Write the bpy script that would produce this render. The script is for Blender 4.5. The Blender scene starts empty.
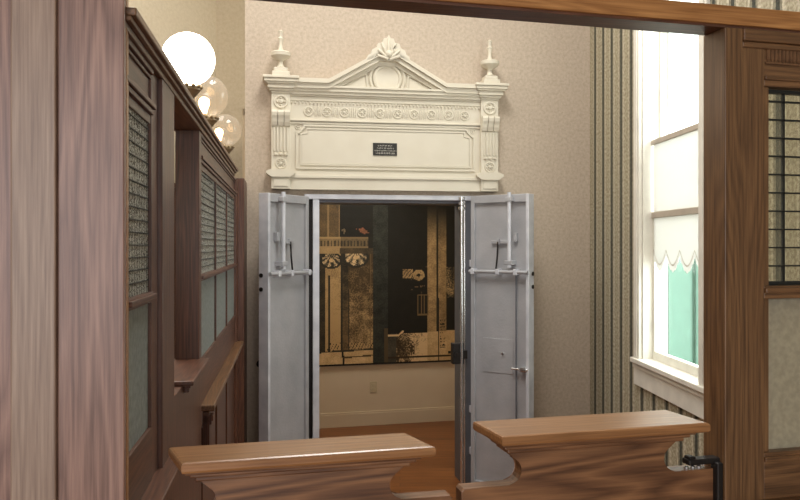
import bpy, bmesh, math, random
import numpy as np
from mathutils import Vector, Matrix

C = bpy.context.scene.collection
SC = bpy.context.scene
H = 1.75          # eye height
FL = 780.0        # focal length in pixels of the 800 px frame
HY = 246.0        # horizon row
PI = math.pi

# ------------------------------------------------------------------ camera
cd = bpy.data.cameras.new('camera'); cam = bpy.data.objects.new('camera', cd); C.objects.link(cam)
cam.location = (0, 0, H); cam.rotation_euler = (PI/2, 0, 0)
cd.sensor_width = 36; cd.lens = 36*FL/800; cd.shift_y = -(250-HY)/800; cd.clip_start = .02
SC.camera = cam
# ------------------------------------------------------------------ world, lights, exposure
w = bpy.data.worlds.new('sky'); SC.world = w; w.use_nodes = True
bg = w.node_tree.nodes['Background']; bg.inputs[0].default_value = (1, 1, 1, 1); bg.inputs[1].default_value = 2.7
SC.view_settings.view_transform = 'Standard'; SC.view_settings.look = 'None'
SC.view_settings.exposure = 0.33; SC.view_settings.gamma = 1; SC.view_settings.use_curve_mapping = False

def area(name, loc, direction, sx, sy, power, col):
    l = bpy.data.lights.new(name, 'AREA'); l.shape = 'RECTANGLE'; l.size = sx; l.size_y = sy
    l.energy = power; l.color = col
    o = bpy.data.objects.new(name, l); C.objects.link(o); o.location = loc
    o.rotation_euler = Vector(direction).to_track_quat('-Z', 'Y').to_euler(); return o
area('front_fill_light', (-.3, -3.85, 2.0), (0.05, 1, -.05), 4.2, 2.4, 140, (.97, .97, 1.0))  # added soft fill behind the camera; the front wall has no window
area('side_window_light', (1.66, 4.28, 2.2), (-1, -.05, -.1), .8, 2.1, 16, (.97, .98, 1.0))
area('room_fill_light', (.1, 3.4, 4.9), (0, 0, -1), 1.0, 1.6, 75, (1, .98, .94))  # added overhead fill for the room, no fixture behind it
area('lobby_fill_light', (-2.0, 4.6, 4.9), (0, 0, -1), 1.2, 2.4, 52, (1, .96, .9))  # added fill over the lobby side, not an actual ceiling lamp
area('vault_fill_light', (-.1, 6.75, 2.55), (0, 0, -1), .7, .5, 14, (1, .93, .82))  # added unseen fill to brighten the vault interior

# ------------------------------------------------------------------ materials
def lin(c):
    return tuple(((v/255)/12.92 if v/255 <= .04045 else ((v/255+.055)/1.055)**2.4) for v in c)
def rgba(c): return (*lin(c), 1)
def newmat(name):
    m = bpy.data.materials.new(name); m.use_nodes = True
    nt = m.node_tree; b = nt.nodes['Principled BSDF']; return m, nt, b
def ramp(nt, stops):
    r = nt.nodes.new('ShaderNodeValToRGB'); e = r.color_ramp.elements
    while len(e) < len(stops): e.new(.5)
    for i, (p, c) in enumerate(stops): e[i].position = p; e[i].color = rgba(c)
    return r
def mapping(nt, scale, coord='Object'):
    t = nt.nodes.new('ShaderNodeTexCoord'); m = nt.nodes.new('ShaderNodeMapping'); m.inputs['Scale'].default_value = scale
    nt.links.new(t.outputs[coord], m.inputs[0]); return m
def plain(name, c, rough=.5, metal=0, c2=None, nscale=8, bump=0, bscale=40, spec=None):
    m, nt, b = newmat(name); b.inputs['Roughness'].default_value = rough; b.inputs['Metallic'].default_value = metal
    if spec is not None: b.inputs['Specular IOR Level'].default_value = spec
    if c2 is None: c2 = tuple(v*.92 for v in c)
    mp = mapping(nt, (1, 1, 1)); n = nt.nodes.new('ShaderNodeTexNoise'); n.inputs['Scale'].default_value = nscale; n.inputs['Detail'].default_value = 5
    nt.links.new(mp.outputs[0], n.inputs['Vector']); r = ramp(nt, [(.3, c2), (.7, c)])
    nt.links.new(n.outputs[0], r.inputs[0]); nt.links.new(r.outputs[0], b.inputs['Base Color'])
    if bump:
        n2 = nt.nodes.new('ShaderNodeTexNoise'); n2.inputs['Scale'].default_value = bscale; n2.inputs['Detail'].default_value = 3
        nt.links.new(mp.outputs[0], n2.inputs['Vector'])
        bp = nt.nodes.new('ShaderNodeBump'); bp.inputs['Strength'].default_value = bump; bp.inputs['Distance'].default_value = .01
        nt.links.new(n2.outputs[0], bp.inputs['Height']); nt.links.new(bp.outputs[0], b.inputs['Normal'])
    return m
def wood(name, dark, light, axis='z', rough=.42, fine=1.0, figure=.16, coat=.15):
    """oak: long pores along `axis` plus a slow cathedral figure"""
    m, nt, b = newmat(name); b.inputs['Roughness'].default_value = rough
    b.inputs['Coat Weight'].default_value = coat; b.inputs['Coat Roughness'].default_value = .25
    k = {'x': 0, 'y': 1, 'z': 2}[axis]
    s = [62*fine]*3; s[k] = 1.6
    mp = mapping(nt, s); n = nt.nodes.new('ShaderNodeTexNoise'); n.inputs['Scale'].default_value = 3.0; n.inputs['Detail'].default_value = 5; n.inputs['Roughness'].default_value = .6
    nt.links.new(mp.outputs[0], n.inputs['Vector'])
    s2 = [1.0]*3; s2[k] = .10
    mp2 = mapping(nt, s2); nn = nt.nodes.new('ShaderNodeTexNoise'); nn.inputs['Scale'].default_value = 7; nn.inputs['Detail'].default_value = 3; nn.inputs['Roughness'].default_value = .4
    nt.links.new(mp2.outputs[0], nn.inputs['Vector'])
    ml = nt.nodes.new('ShaderNodeMath'); ml.operation = 'MULTIPLY'; ml.inputs[1].default_value = 38*fine; nt.links.new(nn.outputs[0], ml.inputs[0])
    w2 = nt.nodes.new('ShaderNodeMath'); w2.operation = 'PINGPONG'; w2.inputs[1].default_value = 1; nt.links.new(ml.outputs[0], w2.inputs[0])
    mx = nt.nodes.new('ShaderNodeMix'); mx.data_type = 'FLOAT'; mx.inputs[0].default_value = figure
    nt.links.new(n.outputs[0], mx.inputs[2]); nt.links.new(w2.outputs[0], mx.inputs[3])
    mid = tuple((a+c)/2 for a, c in zip(dark, light))
    r = ramp(nt, [(.25, dark), (.47, mid), (.72, light)])
    nt.links.new(mx.outputs[0], r.inputs[0]); nt.links.new(r.outputs[0], b.inputs['Base Color'])
    bp = nt.nodes.new('ShaderNodeBump'); bp.inputs['Strength'].default_value = .12; bp.inputs['Distance'].default_value = .003
    nt.links.new(n.outputs[0], bp.inputs['Height']); nt.links.new(bp.outputs[0], b.inputs['Normal'])
    return m
def clearglass(name, tint, opac, rough=.15, col=(220, 225, 225)):
    """thin glass sheet: mostly see-through, a little surface haze and gloss"""
    m, nt, b = newmat(name); out = nt.nodes['Material Output']; nt.nodes.remove(b)
    tr = nt.nodes.new('ShaderNodeBsdfTransparent'); tr.inputs[0].default_value = rgba(tint)
    df = nt.nodes.new('ShaderNodeBsdfTranslucent'); df.inputs[0].default_value = rgba(col)
    d2 = nt.nodes.new('ShaderNodeBsdfDiffuse'); d2.inputs[0].default_value = rgba(col)
    a = nt.nodes.new('ShaderNodeMixShader'); nt.links.new(df.outputs[0], a.inputs[1]); nt.links.new(d2.outputs[0], a.inputs[2])
    mx = nt.nodes.new('ShaderNodeMixShader'); mx.inputs[0].default_value = opac
    nt.links.new(tr.outputs[0], mx.inputs[1]); nt.links.new(a.outputs[0], mx.inputs[2])
    gl = nt.nodes.new('ShaderNodeBsdfGlossy'); gl.inputs['Roughness'].default_value = rough
    m2 = nt.nodes.new('ShaderNodeMixShader'); m2.inputs[0].default_value = .05
    nt.links.new(mx.outputs[0], m2.inputs[1]); nt.links.new(gl.outputs[0], m2.inputs[2]); nt.links.new(m2.outputs[0], out.inputs[0])
    return m
def frosted(name, c, c2, scale=60):
    m, nt, b = newmat(name); out = nt.nodes['Material Output']
    mp = mapping(nt, (1, 1, 1)); n = nt.nodes.new('ShaderNodeTexNoise'); n.inputs['Scale'].default_value = scale; n.inputs['Detail'].default_value = 4
    nt.links.new(mp.outputs[0], n.inputs['Vector']); r = ramp(nt, [(.35, c2), (.65, c)]); nt.links.new(n.outputs[0], r.inputs[0])
    nt.links.new(r.outputs[0], b.inputs['Base Color']); b.inputs['Roughness'].default_value = .35
    bp = nt.nodes.new('ShaderNodeBump'); bp.inputs['Strength'].default_value = .5; bp.inputs['Distance'].default_value = .003
    nt.links.new(n.outputs[0], bp.inputs['Height']); nt.links.new(bp.outputs[0], b.inputs['Normal'])
    tl = nt.nodes.new('ShaderNodeBsdfTranslucent'); nt.links.new(r.outputs[0], tl.inputs[0])
    mx = nt.nodes.new('ShaderNodeMixShader'); mx.inputs[0].default_value = .5
    nt.links.new(b.outputs[0], mx.inputs[1]); nt.links.new(tl.outputs[0], mx.inputs[2]); nt.links.new(mx.outputs[0], out.inputs[0])
    return m
def emit(name, c, s):
    m, nt, b = newmat(name); b.inputs['Base Color'].default_value = rgba(c)
    b.inputs['Emission Color'].default_value = rgba(c); b.inputs['Emission Strength'].default_value = s; return m
def speckle(name, c, c2, scale=45, bump=.25):
    m, nt, b = newmat(name); b.inputs['Roughness'].default_value = .9
    mp = mapping(nt, (1, 1, 1))
    n = nt.nodes.new('ShaderNodeTexNoise'); n.inputs['Scale'].default_value = scale; n.inputs['Detail'].default_value = 6; n.inputs['Roughness'].default_value = .75
    nt.links.new(mp.outputs[0], n.inputs['Vector']); r = ramp(nt, [(.38, c2), (.6, c)])
    nt.links.new(n.outputs[0], r.inputs[0]); nt.links.new(r.outputs[0], b.inputs['Base Color'])
    bp = nt.nodes.new('ShaderNodeBump'); bp.inputs['Strength'].default_value = bump; bp.inputs['Distance'].default_value = .004
    nt.links.new(n.outputs[0], bp.inputs['Height']); nt.links.new(bp.outputs[0], b.inputs['Normal']); return m
def striped(name):
    m, nt, b = newmat(name); b.inputs['Roughness'].default_value = .9
    tc = nt.nodes.new('ShaderNodeTexCoord'); sp = nt.nodes.new('ShaderNodeSeparateXYZ'); nt.links.new(tc.outputs['Object'], sp.inputs[0])
    dv = nt.nodes.new('ShaderNodeMath'); dv.operation = 'DIVIDE'; dv.inputs[1].default_value = .196; nt.links.new(sp.outputs[0], dv.inputs[0])
    fr = nt.nodes.new('ShaderNodeMath'); fr.operation = 'FRACT'; nt.links.new(dv.outputs[0], fr.inputs[0])
    base, lt, md, dk = (186, 178, 152), (205, 198, 174), (150, 145, 124), (72, 74, 64)
    r = ramp(nt, [(0, base), (.40, lt), (.50, md), (.60, dk), (.76, md), (.84, lt)]); r.color_ramp.interpolation = 'CONSTANT'
    nt.links.new(fr.outputs[0], r.inputs[0])
    n = nt.nodes.new('ShaderNodeTexNoise'); n.inputs['Scale'].default_value = 60; n.inputs['Detail'].default_value = 5
    nt.links.new(tc.outputs['Object'], n.inputs['Vector']); r2 = ramp(nt, [(.4, (205, 200, 196)), (.6, (255, 255, 255))]); nt.links.new(n.outputs[0], r2.inputs[0])
    mx = nt.nodes.new('ShaderNodeMix'); mx.data_type = 'RGBA'; mx.blend_type = 'MULTIPLY'; mx.inputs[0].default_value = 1
    nt.links.new(r.outputs[0], mx.inputs[6]); nt.links.new(r2.outputs[0], mx.inputs[7]); nt.links.new(mx.outputs[2], b.inputs['Base Color'])
    return m
def planks(name):
    m, nt, b = newmat(name); b.inputs['Roughness'].default_value = .35
    mp = mapping(nt, (1, 1, 1)); br = nt.nodes.new('ShaderNodeTexBrick'); br.inputs['Scale'].default_value = 1
    br.inputs['Brick Width'].default_value = 1.3; br.inputs['Row Height'].default_value = .08; br.inputs['Mortar Size'].default_value = .0015
    br.inputs['Color1'].default_value = rgba((150, 92, 45)); br.inputs['Color2'].default_value = rgba((128, 76, 36)); br.inputs['Mortar'].default_value = rgba((70, 40, 20))
    nt.links.new(mp.outputs[0], br.inputs['Vector']); mp2 = mapping(nt, (2, 40, 2)); n = nt.nodes.new('ShaderNodeTexNoise'); n.inputs['Scale'].default_value = 2; n.inputs['Detail'].default_value = 6
    nt.links.new(mp2.outputs[0], n.inputs['Vector']); r2 = ramp(nt, [(.3, (190, 180, 170)), (.7, (255, 255, 255))]); nt.links.new(n.outputs[0], r2.inputs[0])
    mx = nt.nodes.new('ShaderNodeMix'); mx.data_type = 'RGBA'; mx.blend_type = 'MULTIPLY'; mx.inputs[0].default_value = 1
    nt.links.new(br.outputs[0], mx.inputs[6]); nt.links.new(r2.outputs[0], mx.inputs[7]); nt.links.new(mx.outputs[2], b.inputs['Base Color']); return m

M = {}
M['oak_z'] = wood('oak_upright', (72, 49, 31), (132, 97, 63), 'z')
M['oak_x'] = wood('oak_horizontal', (72, 49, 31), (134, 97, 63), 'x')
M['post_pale'] = wood('weathered_oak', (122, 100, 86), (172, 150, 132), 'z', rough=.5, figure=.10)
M['post_rose'] = wood('rosy_oak', (102, 74, 64), (164, 130, 115), 'z', rough=.45, figure=.22)
M['beam'] = wood('lit_honey_oak', (128, 82, 42), (190, 138, 84), 'x', rough=.35)  # lit tone of the rail face and post edge put into the colour
M['dark_z'] = wood('dark_oak_upright', (58, 34, 24), (112, 72, 52), 'z')
M['dark_x'] = wood('dark_oak_horizontal', (58, 34, 24), (112, 72, 52), 'x')
M['gate_x'] = wood('gate_oak', (80, 50, 31), (144, 102, 68), 'x', figure=.32, fine=.7)
M['gate_top'] = wood('gate_top_oak', (120, 80, 46), (172, 124, 80), 'x', rough=.3, coat=.4)
M['carve'] = plain('carved_oak', (122, 88, 58), .5, 0, (92, 64, 42), 60)
M['cream'] = plain('cream_paint', (219, 212, 194), .55, 0, (213, 205, 186), 6)
M['trim'] = plain('white_trim_paint', (238, 234, 222), .5)
M['plaster'] = speckle('beige_plaster', (200, 185, 167), (182, 167, 148))
M['yellow_wall'] = speckle('lamp_tinted_plaster', (196, 184, 160), (186, 173, 149), 30, .06)  # yellow of the lamp light is put into this plaster colour
M['vault_wall'] = plain('vault_cream_wall', (216, 200, 172), .8, 0, (210, 193, 164), 3)
M['ceiling'] = plain('ceiling_white', (232, 228, 218), .9)
M['stripe'] = striped('striped_wallpaper')
M['floor'] = planks('oak_floor')
M['steel'] = plain('silver_painted_steel', (186, 186, 189), .45, .25, (166, 167, 171), 5, .15, 60)
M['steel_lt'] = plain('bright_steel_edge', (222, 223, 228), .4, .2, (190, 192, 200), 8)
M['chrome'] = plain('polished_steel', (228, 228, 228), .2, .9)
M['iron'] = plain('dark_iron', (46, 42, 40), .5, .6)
M['gap'] = plain('shadowy_steel', (112, 114, 120), .5, .4)  # darker copy of the steel, shade of the door gaps in its colour
M['brass'] = plain('aged_bronze', (150, 132, 102), .4, .4, (120, 104, 80), 30)
M['black'] = plain('black_plaque', (40, 38, 34), .5)
M['ivory'] = plain('ivory_plastic', (206, 192, 158), .5)
M['letter'] = plain('engraved_letters', (205, 200, 188), .6)
M['lead'] = plain('lead_came', (48, 50, 48), .5, .5)
M['glass'] = clearglass('old_clear_glass', (240, 240, 232), .07, .15, (230, 224, 200))
M['frost'] = frosted('frosted_ripple_glass', (188, 196, 194), (160, 170, 168))
M['frost_r'] = frosted('frosted_pebble_glass', (200, 194, 172), (184, 177, 156), 70)
M['globe_on'] = emit('lit_opal_glass', (255, 244, 228), 7)
M['globe_off'] = clearglass('hazy_globe_glass', (250, 248, 244), .17, .1, (240, 238, 232))
M['bulb'] = emit('glowing_bulb', (255, 206, 150), 9)
def ripple(name):
    """old rippled glass: clear film broken by milky wavy ribs"""
    m = clearglass(name, (232, 238, 236), .1, .12, (236, 238, 234)); nt = m.node_tree
    mp = mapping(nt, (1, 1, 1)); wv = nt.nodes.new('ShaderNodeTexWave'); wv.bands_direction = 'X'
    wv.inputs['Scale'].default_value = 11; wv.inputs['Distortion'].default_value = 9; wv.inputs['Detail'].default_value = 1; wv.inputs['Detail Scale'].default_value = 14
    nt.links.new(mp.outputs[0], wv.inputs['Vector'])
    mr = nt.nodes.new('ShaderNodeMapRange'); mr.inputs[1].default_value = .45; mr.inputs[2].default_value = .75; mr.inputs[3].default_value = .05; mr.inputs[4].default_value = .85
    nt.links.new(wv.outputs['Fac'], mr.inputs[0])
    mix = [n_ for n_ in nt.nodes if n_.type == 'MIX_SHADER' and abs(n_.inputs[0].default_value-.1) < 1e-4][0]
    nt.links.new(mr.outputs[0], mix.inputs[0]); return m
M['glass_t'] = ripple('ripple_glass_ribbed')
M['winglass'] = clearglass('window_glass', (250, 255, 252), .02, .05)
M['shade'] = clearglass('white_shade_cloth', (235, 238, 235), .97, .8, (224, 222, 218))
M['mint'] = plain('mint_clapboard', (116, 158, 140), .8)
M['mint2'] = plain('mint_corner_board', (96, 138, 120), .8)
M['ground'] = plain('pale_concrete', (190, 188, 180), .9)
M['sashrail'] = plain('sash_paint', (196, 184, 168), .6)

# ------------------------------------------------------------------ frames and mesh builder
class Frame:
    def __init__(s, ox, oy, ang): s.o = (ox, oy); s.a = ang; s.c = math.cos(ang); s.s = math.sin(ang)
    def world(s, p): return Vector((s.o[0]+p[0]*s.c-p[1]*s.s, s.o[1]+p[0]*s.s+p[1]*s.c, p[2]))
    def hit(s, px, py=HY, v=0.0):
        """where the sight line through a photo pixel meets the plane y=v: (x along, z)"""
        t = (px-400)/FL; ox = s.o[0]-v*s.s; oy = s.o[1]+v*s.c
        u = (t*oy-ox)/(s.c-t*s.s); Y = oy+u*s.s
        return u, H+(HY-py)/FL*Y
F = Frame(0, 1.61, math.atan(.26))              # front partition: x to the right, y to the back
V = Frame(-.107, 5.55, math.radians(10))        # wall with the vault doorway
L = Frame(-.3179, 0, math.atan2(1, -.1449))     # side partition: x away from us, y to the lobby
Wf = Frame(1.417, 5.818, math.atan2(-1, .03846))# window wall: x towards us, y outdoors
B = Frame(-.76, 7.5, math.atan(.265))           # back wall inside the vault
ZERO = Frame(0, 0, 0)

class MB:
    def __init__(s): s.bm = bmesh.new()
    def box(s, x0, x1, y0, y1, z0, z1, bev=0):
        vs = [s.bm.verts.new(p) for p in [(x0,y0,z0),(x1,y0,z0),(x1,y1,z0),(x0,y1,z0),(x0,y0,z1),(x1,y0,z1),(x1,y1,z1),(x0,y1,z1)]]
        fs = [s.bm.faces.new([vs[i] for i in f]) for f in [(0,3,2,1),(4,5,6,7),(0,1,5,4),(1,2,6,5),(2,3,7,6),(3,0,4,7)]]
        if bev:
            es = {e for f in fs for e in f.edges}
            bmesh.ops.bevel(s.bm, geom=list(es), offset=bev, segments=2, affect='EDGES', profile=.5)
        return s
    def prism(s, pts, a0, a1, axis='y', bev=0):
        """polygon extruded along axis. pts are (x,z) for y, (x,y) for z, (y,z) for x"""
        def mk(p, a): return {'y': (p[0], a, p[1]), 'z': (p[0], p[1], a), 'x': (a, p[0], p[1])}[axis]
        A = [s.bm.verts.new(mk(p, a0)) for p in pts]; Bv = [s.bm.verts.new(mk(p, a1)) for p in pts]
        n = len(pts); fs = [s.bm.faces.new(A), s.bm.faces.new(Bv[::-1])]
        for i in range(n): fs.append(s.bm.faces.new([A[i], Bv[i], Bv[(i+1) % n], A[(i+1) % n]]))
        if bev:
            es = set(fs[0].edges) | set(fs[1].edges)
            bmesh.ops.bevel(s.bm, geom=list(es), offset=bev, segments=2, affect='EDGES', profile=.5)
        return s
    def lathe(s, prof, c=(0, 0, 0), axis='z', seg=24):
        rings = []
        for r, h in prof:
            ring = []
            for k in range(seg):
                a = 2*PI*k/seg; x, y = r*math.cos(a), r*math.sin(a)
                p = {'z': (x, y, h), 'y': (x, h, y), 'x': (h, x, y)}[axis]
                ring.append(s.bm.verts.new((c[0]+p[0], c[1]+p[1], c[2]+p[2])))
            rings.append(ring)
        for i in range(len(rings)-1):
            for k in range(seg):
                s.bm.faces.new([rings[i][k], rings[i][(k+1) % seg], rings[i+1][(k+1) % seg], rings[i+1][k]])
        s.bm.faces.new(rings[0]); s.bm.faces.new(rings[-1]); return s
    def cyl(s, c, r, h0, h1, axis='z', seg=16): return s.lathe([(r, h0), (r, h1)], c, axis, seg)
    def tube(s, pts, r, seg=8):
        pts = [Vector(p) for p in pts]; rings = []
        for i, p in enumerate(pts):
            d = (pts[min(i+1, len(pts)-1)]-pts[max(i-1, 0)]).normalized()
            up = Vector((0, 0, 1)) if abs(d.z) < .9 else Vector((1, 0, 0))
            a = d.cross(up).normalized(); b = d.cross(a).normalized()
            rings.append([s.bm.verts.new(p+a*r*math.cos(2*PI*k/seg)+b*r*math.sin(2*PI*k/seg)) for k in range(seg)])
        for i in range(len(rings)-1):
            for k in range(seg): s.bm.faces.new([rings[i][k], rings[i][(k+1) % seg], rings[i+1][(k+1) % seg], rings[i+1][k]])
        s.bm.faces.new(rings[0]); s.bm.faces.new(rings[-1]); return s
    def torus(s, c, R, r, axis='y', seg=24, cs=8):
        rg = []
        for i in range(seg):
            a = 2*PI*i/seg; ring = []
            for k in range(cs):
                b = 2*PI*k/cs; rr = R+r*math.cos(b); x, y, h = rr*math.cos(a), rr*math.sin(a), r*math.sin(b)
                p = {'z': (x, y, h), 'y': (x, h, y), 'x': (h, x, y)}[axis]; ring.append(s.bm.verts.new((c[0]+p[0], c[1]+p[1], c[2]+p[2])))
            rg.append(ring)
        for i in range(seg):
            for k in range(cs): s.bm.faces.new([rg[i][k], rg[(i+1) % seg][k], rg[(i+1) % seg][(k+1) % cs], rg[i][(k+1) % cs]])
        return s
    def sphere(s, c, r, sz=1.0, seg=24):
        n = 14; return s.lathe([(r*math.sin(PI*(i+.15)/(n+.3)), -r*sz*math.cos(PI*(i+.15)/(n+.3))) for i in range(n+1)], c, 'z', seg)
    def quadstrip(s, a, b):
        A = [s.bm.verts.new(p) for p in a]; Bv = [s.bm.verts.new(p) for p in b]
        for i in range(len(A)-1): s.bm.faces.new([A[i], A[i+1], Bv[i+1], Bv[i]])
        return s

class Thing:
    """an empty at the thing's base; parts are given in frame coordinates"""
    def __init__(s, name, frame, base, label=None, cat=None, group=None, kind=None, extra_rot=0):
        s.f = frame; s.b = Vector(base); s.er = extra_rot
        o = bpy.data.objects.new(name, None); C.objects.link(o); o.empty_display_size = .1
        o.location = frame.world(base); o.rotation_euler = (0, 0, frame.a+extra_rot); s.o = o
        if label: o['label'] = label; o['category'] = cat
        if group: o['group'] = group
        if kind: o['kind'] = kind
    def part(s, name, mb, mat, parent=None, smooth=False, label=None):
        ob = build(name, mb, mat, s.b, smooth); ob.parent = parent or s.o
        if label: ob['label'] = label
        return ob
def build(name, mb, mat, base=Vector((0, 0, 0)), smooth=False):
    bmesh.ops.translate(mb.bm, verts=mb.bm.verts, vec=-base)
    bmesh.ops.recalc_face_normals(mb.bm, faces=mb.bm.faces)
    me = bpy.data.meshes.new(name); mb.bm.to_mesh(me); mb.bm.free()
    if smooth:
        me.polygons.foreach_set('use_smooth', [True]*len(me.polygons))
        try: me.set_sharp_from_angle(angle=math.radians(40))
        except Exception: pass
    me.materials.append(M[mat] if isinstance(mat, str) else mat)
    ob = bpy.data.objects.new(name, me); C.objects.link(ob); return ob
def solo(name, frame, base, mb, mat, label=None, cat=None, group=None, kind=None, smooth=False, parent=None):
    ob = build(name, mb, mat, Vector(base), smooth)
    ob.location = frame.world(base); ob.rotation_euler = (0, 0, frame.a)
    if label: ob['label'] = label; ob['category'] = cat
    if group: ob['group'] = group
    if kind: ob['kind'] = kind
    return ob
def struct(name, frame, mb, mat): return solo(name, frame, (0, 0, 0), mb, mat, kind='structure')

# ================================================================== STRUCTURE
CZ = 5.0
struct('floor', ZERO, MB().box(-4.5, 3.0, -4.0, 9.0, -.1, 0), 'floor')
struct('ceiling', ZERO, MB().box(-4.5, 1.75, -4.0, 9.0, CZ, CZ+.1), 'ceiling')
# vault opening in frame V
VX0 = V.hit(307)[0]; VX1 = V.hit(469)[0]; VZ = 2.112
vl = V.hit(245)[0]; vr = V.hit(590)[0]
m = MB().box(vl, VX0, 0, .3, 0, CZ).box(VX1, vr+.05, 0, .3, 0, CZ).box(VX0, VX1, 0, .3, VZ, CZ)
struct('wall_back', V, m, 'plaster')
# side of the chimney-like block that holds the vault
# inside of the vault
struct('wall_vault_rear', B, MB().box(-.6, 2.3, 0, .1, 0, 2.75), 'vault_wall')
struct('wall_vault_left', V, MB().box(VX0-.45, VX0-.4, .3, 2.05, 0, 2.75), 'vault_wall')
struct('wall_vault_right', V, MB().box(VX1+.75, VX1+.8, .3, 2.6, 0, 2.75), 'vault_wall')
struct('ceiling_vault', V, MB().box(VX0-.45, VX1+.8, .3, 2.6, 2.7, 2.75), 'vault_wall')
bb = MB().box(-.4, 1.9, -.018, 0, 0, .12).box(-.4, 1.9, -.012, 0, .12, .137)
struct('baseboard_vault', B, bb, 'vault_wall')
# recess wall and lobby walls on the left
RW = Frame(0, 7.6, 0)
struct('wall_recess', RW, MB().box(-1.84, -.9, 0, .1, 0, CZ), 'yellow_wall')
a0 = (-1.793, 7.6); a1 = (-3.6, 3.0)
LW = Frame(a0[0], a0[1], math.atan2(a1[1]-a0[1], a1[0]-a0[0]))
ll = math.hypot(a1[0]-a0[0], a1[1]-a0[1])
struct('wall_left', LW, MB().box(0, ll, -.1, 0, 2.29, CZ), 'yellow_wall')
struct('trim_wainscot', LW, MB().box(0, ll, -.1, .02, 0, 2.27).box(0, ll, -.1, .05, 2.27, 2.31), 'dark_x')
struct('wall_lobby', ZERO, MB().box(-3.7, -3.6, -4, 3.0, 0, CZ), 'yellow_wall')
struct('wall_front', ZERO, MB().box(-3.7, 2.1, -4.1, -4.0, 0, CZ), 'plaster')
# window wall with its opening
WU0 = (5.818-4.70)/.99926; WU1 = (5.818-3.85)/.99926; WZ0 = 1.07; WZ1 = 3.32
wl = 10.0
m = MB().box(-.35, WU0, 0, .16, 0, CZ).box(WU1, wl, 0, .16, 0, CZ).box(WU0, WU1, 0, .16, 0, WZ0-.028).box(WU0, WU1, 0, .16, WZ1, CZ)
struct('wall_right', Wf, m, 'stripe')
# casing, sill and sashes
wt = Thing('window_1', Wf, ((WU0+WU1)/2, 0, WZ0), kind='structure')
cw = .092
m = MB()
for (x0, x1) in ((WU0-cw, WU0), (WU1, WU1+cw)):
    m.box(x0, x1, -.022, 0, WZ0-.01, WZ1+.12, .003).box(x0+.02, x1-.02, -.03, -.022, WZ0, WZ1+.1, .003)
m.box(WU0-cw-.01, WU1+cw+.01, -.03, 0, WZ1, WZ1+.13, .003)
wt.part('casing', m, 'trim')
wt.part('jamb', MB().box(WU0-.002, WU0+.012, 0, .15, WZ0, WZ1).box(WU1-.012, WU1+.002, 0, .15, WZ0, WZ1).box(WU0, WU1, 0, .15, WZ1-.012, WZ1), 'trim')
wt.part('sill', MB().box(WU0-cw-.005, WU1+cw+.03, -.045, .15, WZ0-.03, WZ0, .005), 'trim')
wt.part('apron', MB().box(WU0-cw, WU1+cw, -.022, 0, WZ0-.165, WZ0-.03, .003).box(WU0-cw, WU1+cw, -.03, 0, WZ0-.06, WZ0-.03, .003), 'trim')
R1, R2 = 1.935, 2.365      # meeting rail, curtain rail of the shade
lo = wt.part('lower_sash', MB().box(WU0+.012, WU0+.04, .06, .095, WZ0, R1+.015).box(WU1-.04, WU1-.012, .06, .095, WZ0, R1+.015).box(WU0+.04, WU1-.04, .06, .095, WZ0, WZ0+.05), 'trim')
wt.part('meeting_rail', MB().box(WU0+.012, WU1-.012, .05, .095, R1-.018, R1+.018, .003), 'sashrail')
up = wt.part('upper_sash', MB().box(WU0+.012, WU0+.035, .1, .13, R1, WZ1-.012).box(WU1-.035, WU1-.012, .1, .13, R1, WZ1-.012).box(WU0+.035, WU1-.035, .1, .13, WZ1-.06, WZ1-.012), 'trim')
wt.part('pane', MB().box(WU0+.04, WU1-.04, .076, .079, WZ0+.05, R1-.018), 'winglass', lo)
wt.part('pane', MB().box(WU0+.035, WU1-.035, .114, .117, R1+.018, WZ1-.06), 'winglass', up)
# shade with a scalloped hem
sh = Thing('window_shade', Wf, ((WU0+WU1)/2, .055, 1.62), 'white translucent window shade with a scalloped lower hem hanging in the tall window', 'window shade')
n = 4; x0, x1 = WU0+.03, WU1-.03; wv = (x1-x0)/n
def scal(zb, d, sub=10):
    p = []
    for k in range(n):
        for j in range(0, sub+1):
            if k and j == 0: continue
            p.append((x0+wv*k+wv*j/sub, zb-d*math.sin(PI*j/sub)))
    return p
hp = scal(1.725, .085)
sh.part('shade_cloth', MB().prism([(x0, R2)]+hp+[(x1, R2)], .0595, .0615, 'y'), 'shade')
hp2 = [(x, z-.030-.010*abs(math.sin(i*1.57))) for i, (x, z) in enumerate(hp)]
sh.part('lace_trim', MB().prism(hp+hp2[::-1], .0575, .0590, 'y'), 'shade')
hm = MB()
hm.quadstrip([(p[0], .0570, p[1]+.006) for p in hp], [(p[0], .0570, p[1]-.003) for p in hp])
sh.part('hem', hm, 'sashrail')
sh.part('shade_rail', MB().box(x0-.01, x1+.01, .045, .066, R2-.012, R2+.018, .003), 'sashrail')
# outdoors
solo('neighbouring_house', ZERO, (4.2, 9.2, 0), MB().box(3.6, 4.2, 6.9, 10.75, -.1, 2.75), 'mint', 'mint green neighbouring house wall seen through the lower window pane', 'house')
hb = bpy.data.objects['neighbouring_house']
cb = build('corner_board', MB().box(3.56, 3.62, 9.5, 9.56, -.1, 2.75), 'mint2', Vector((4.2, 9.2, 0))); cb.parent = hb
struct('ground_outside', ZERO, MB().box(3.0, 14, -4, 16, -.15, -.1), 'ground')

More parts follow.
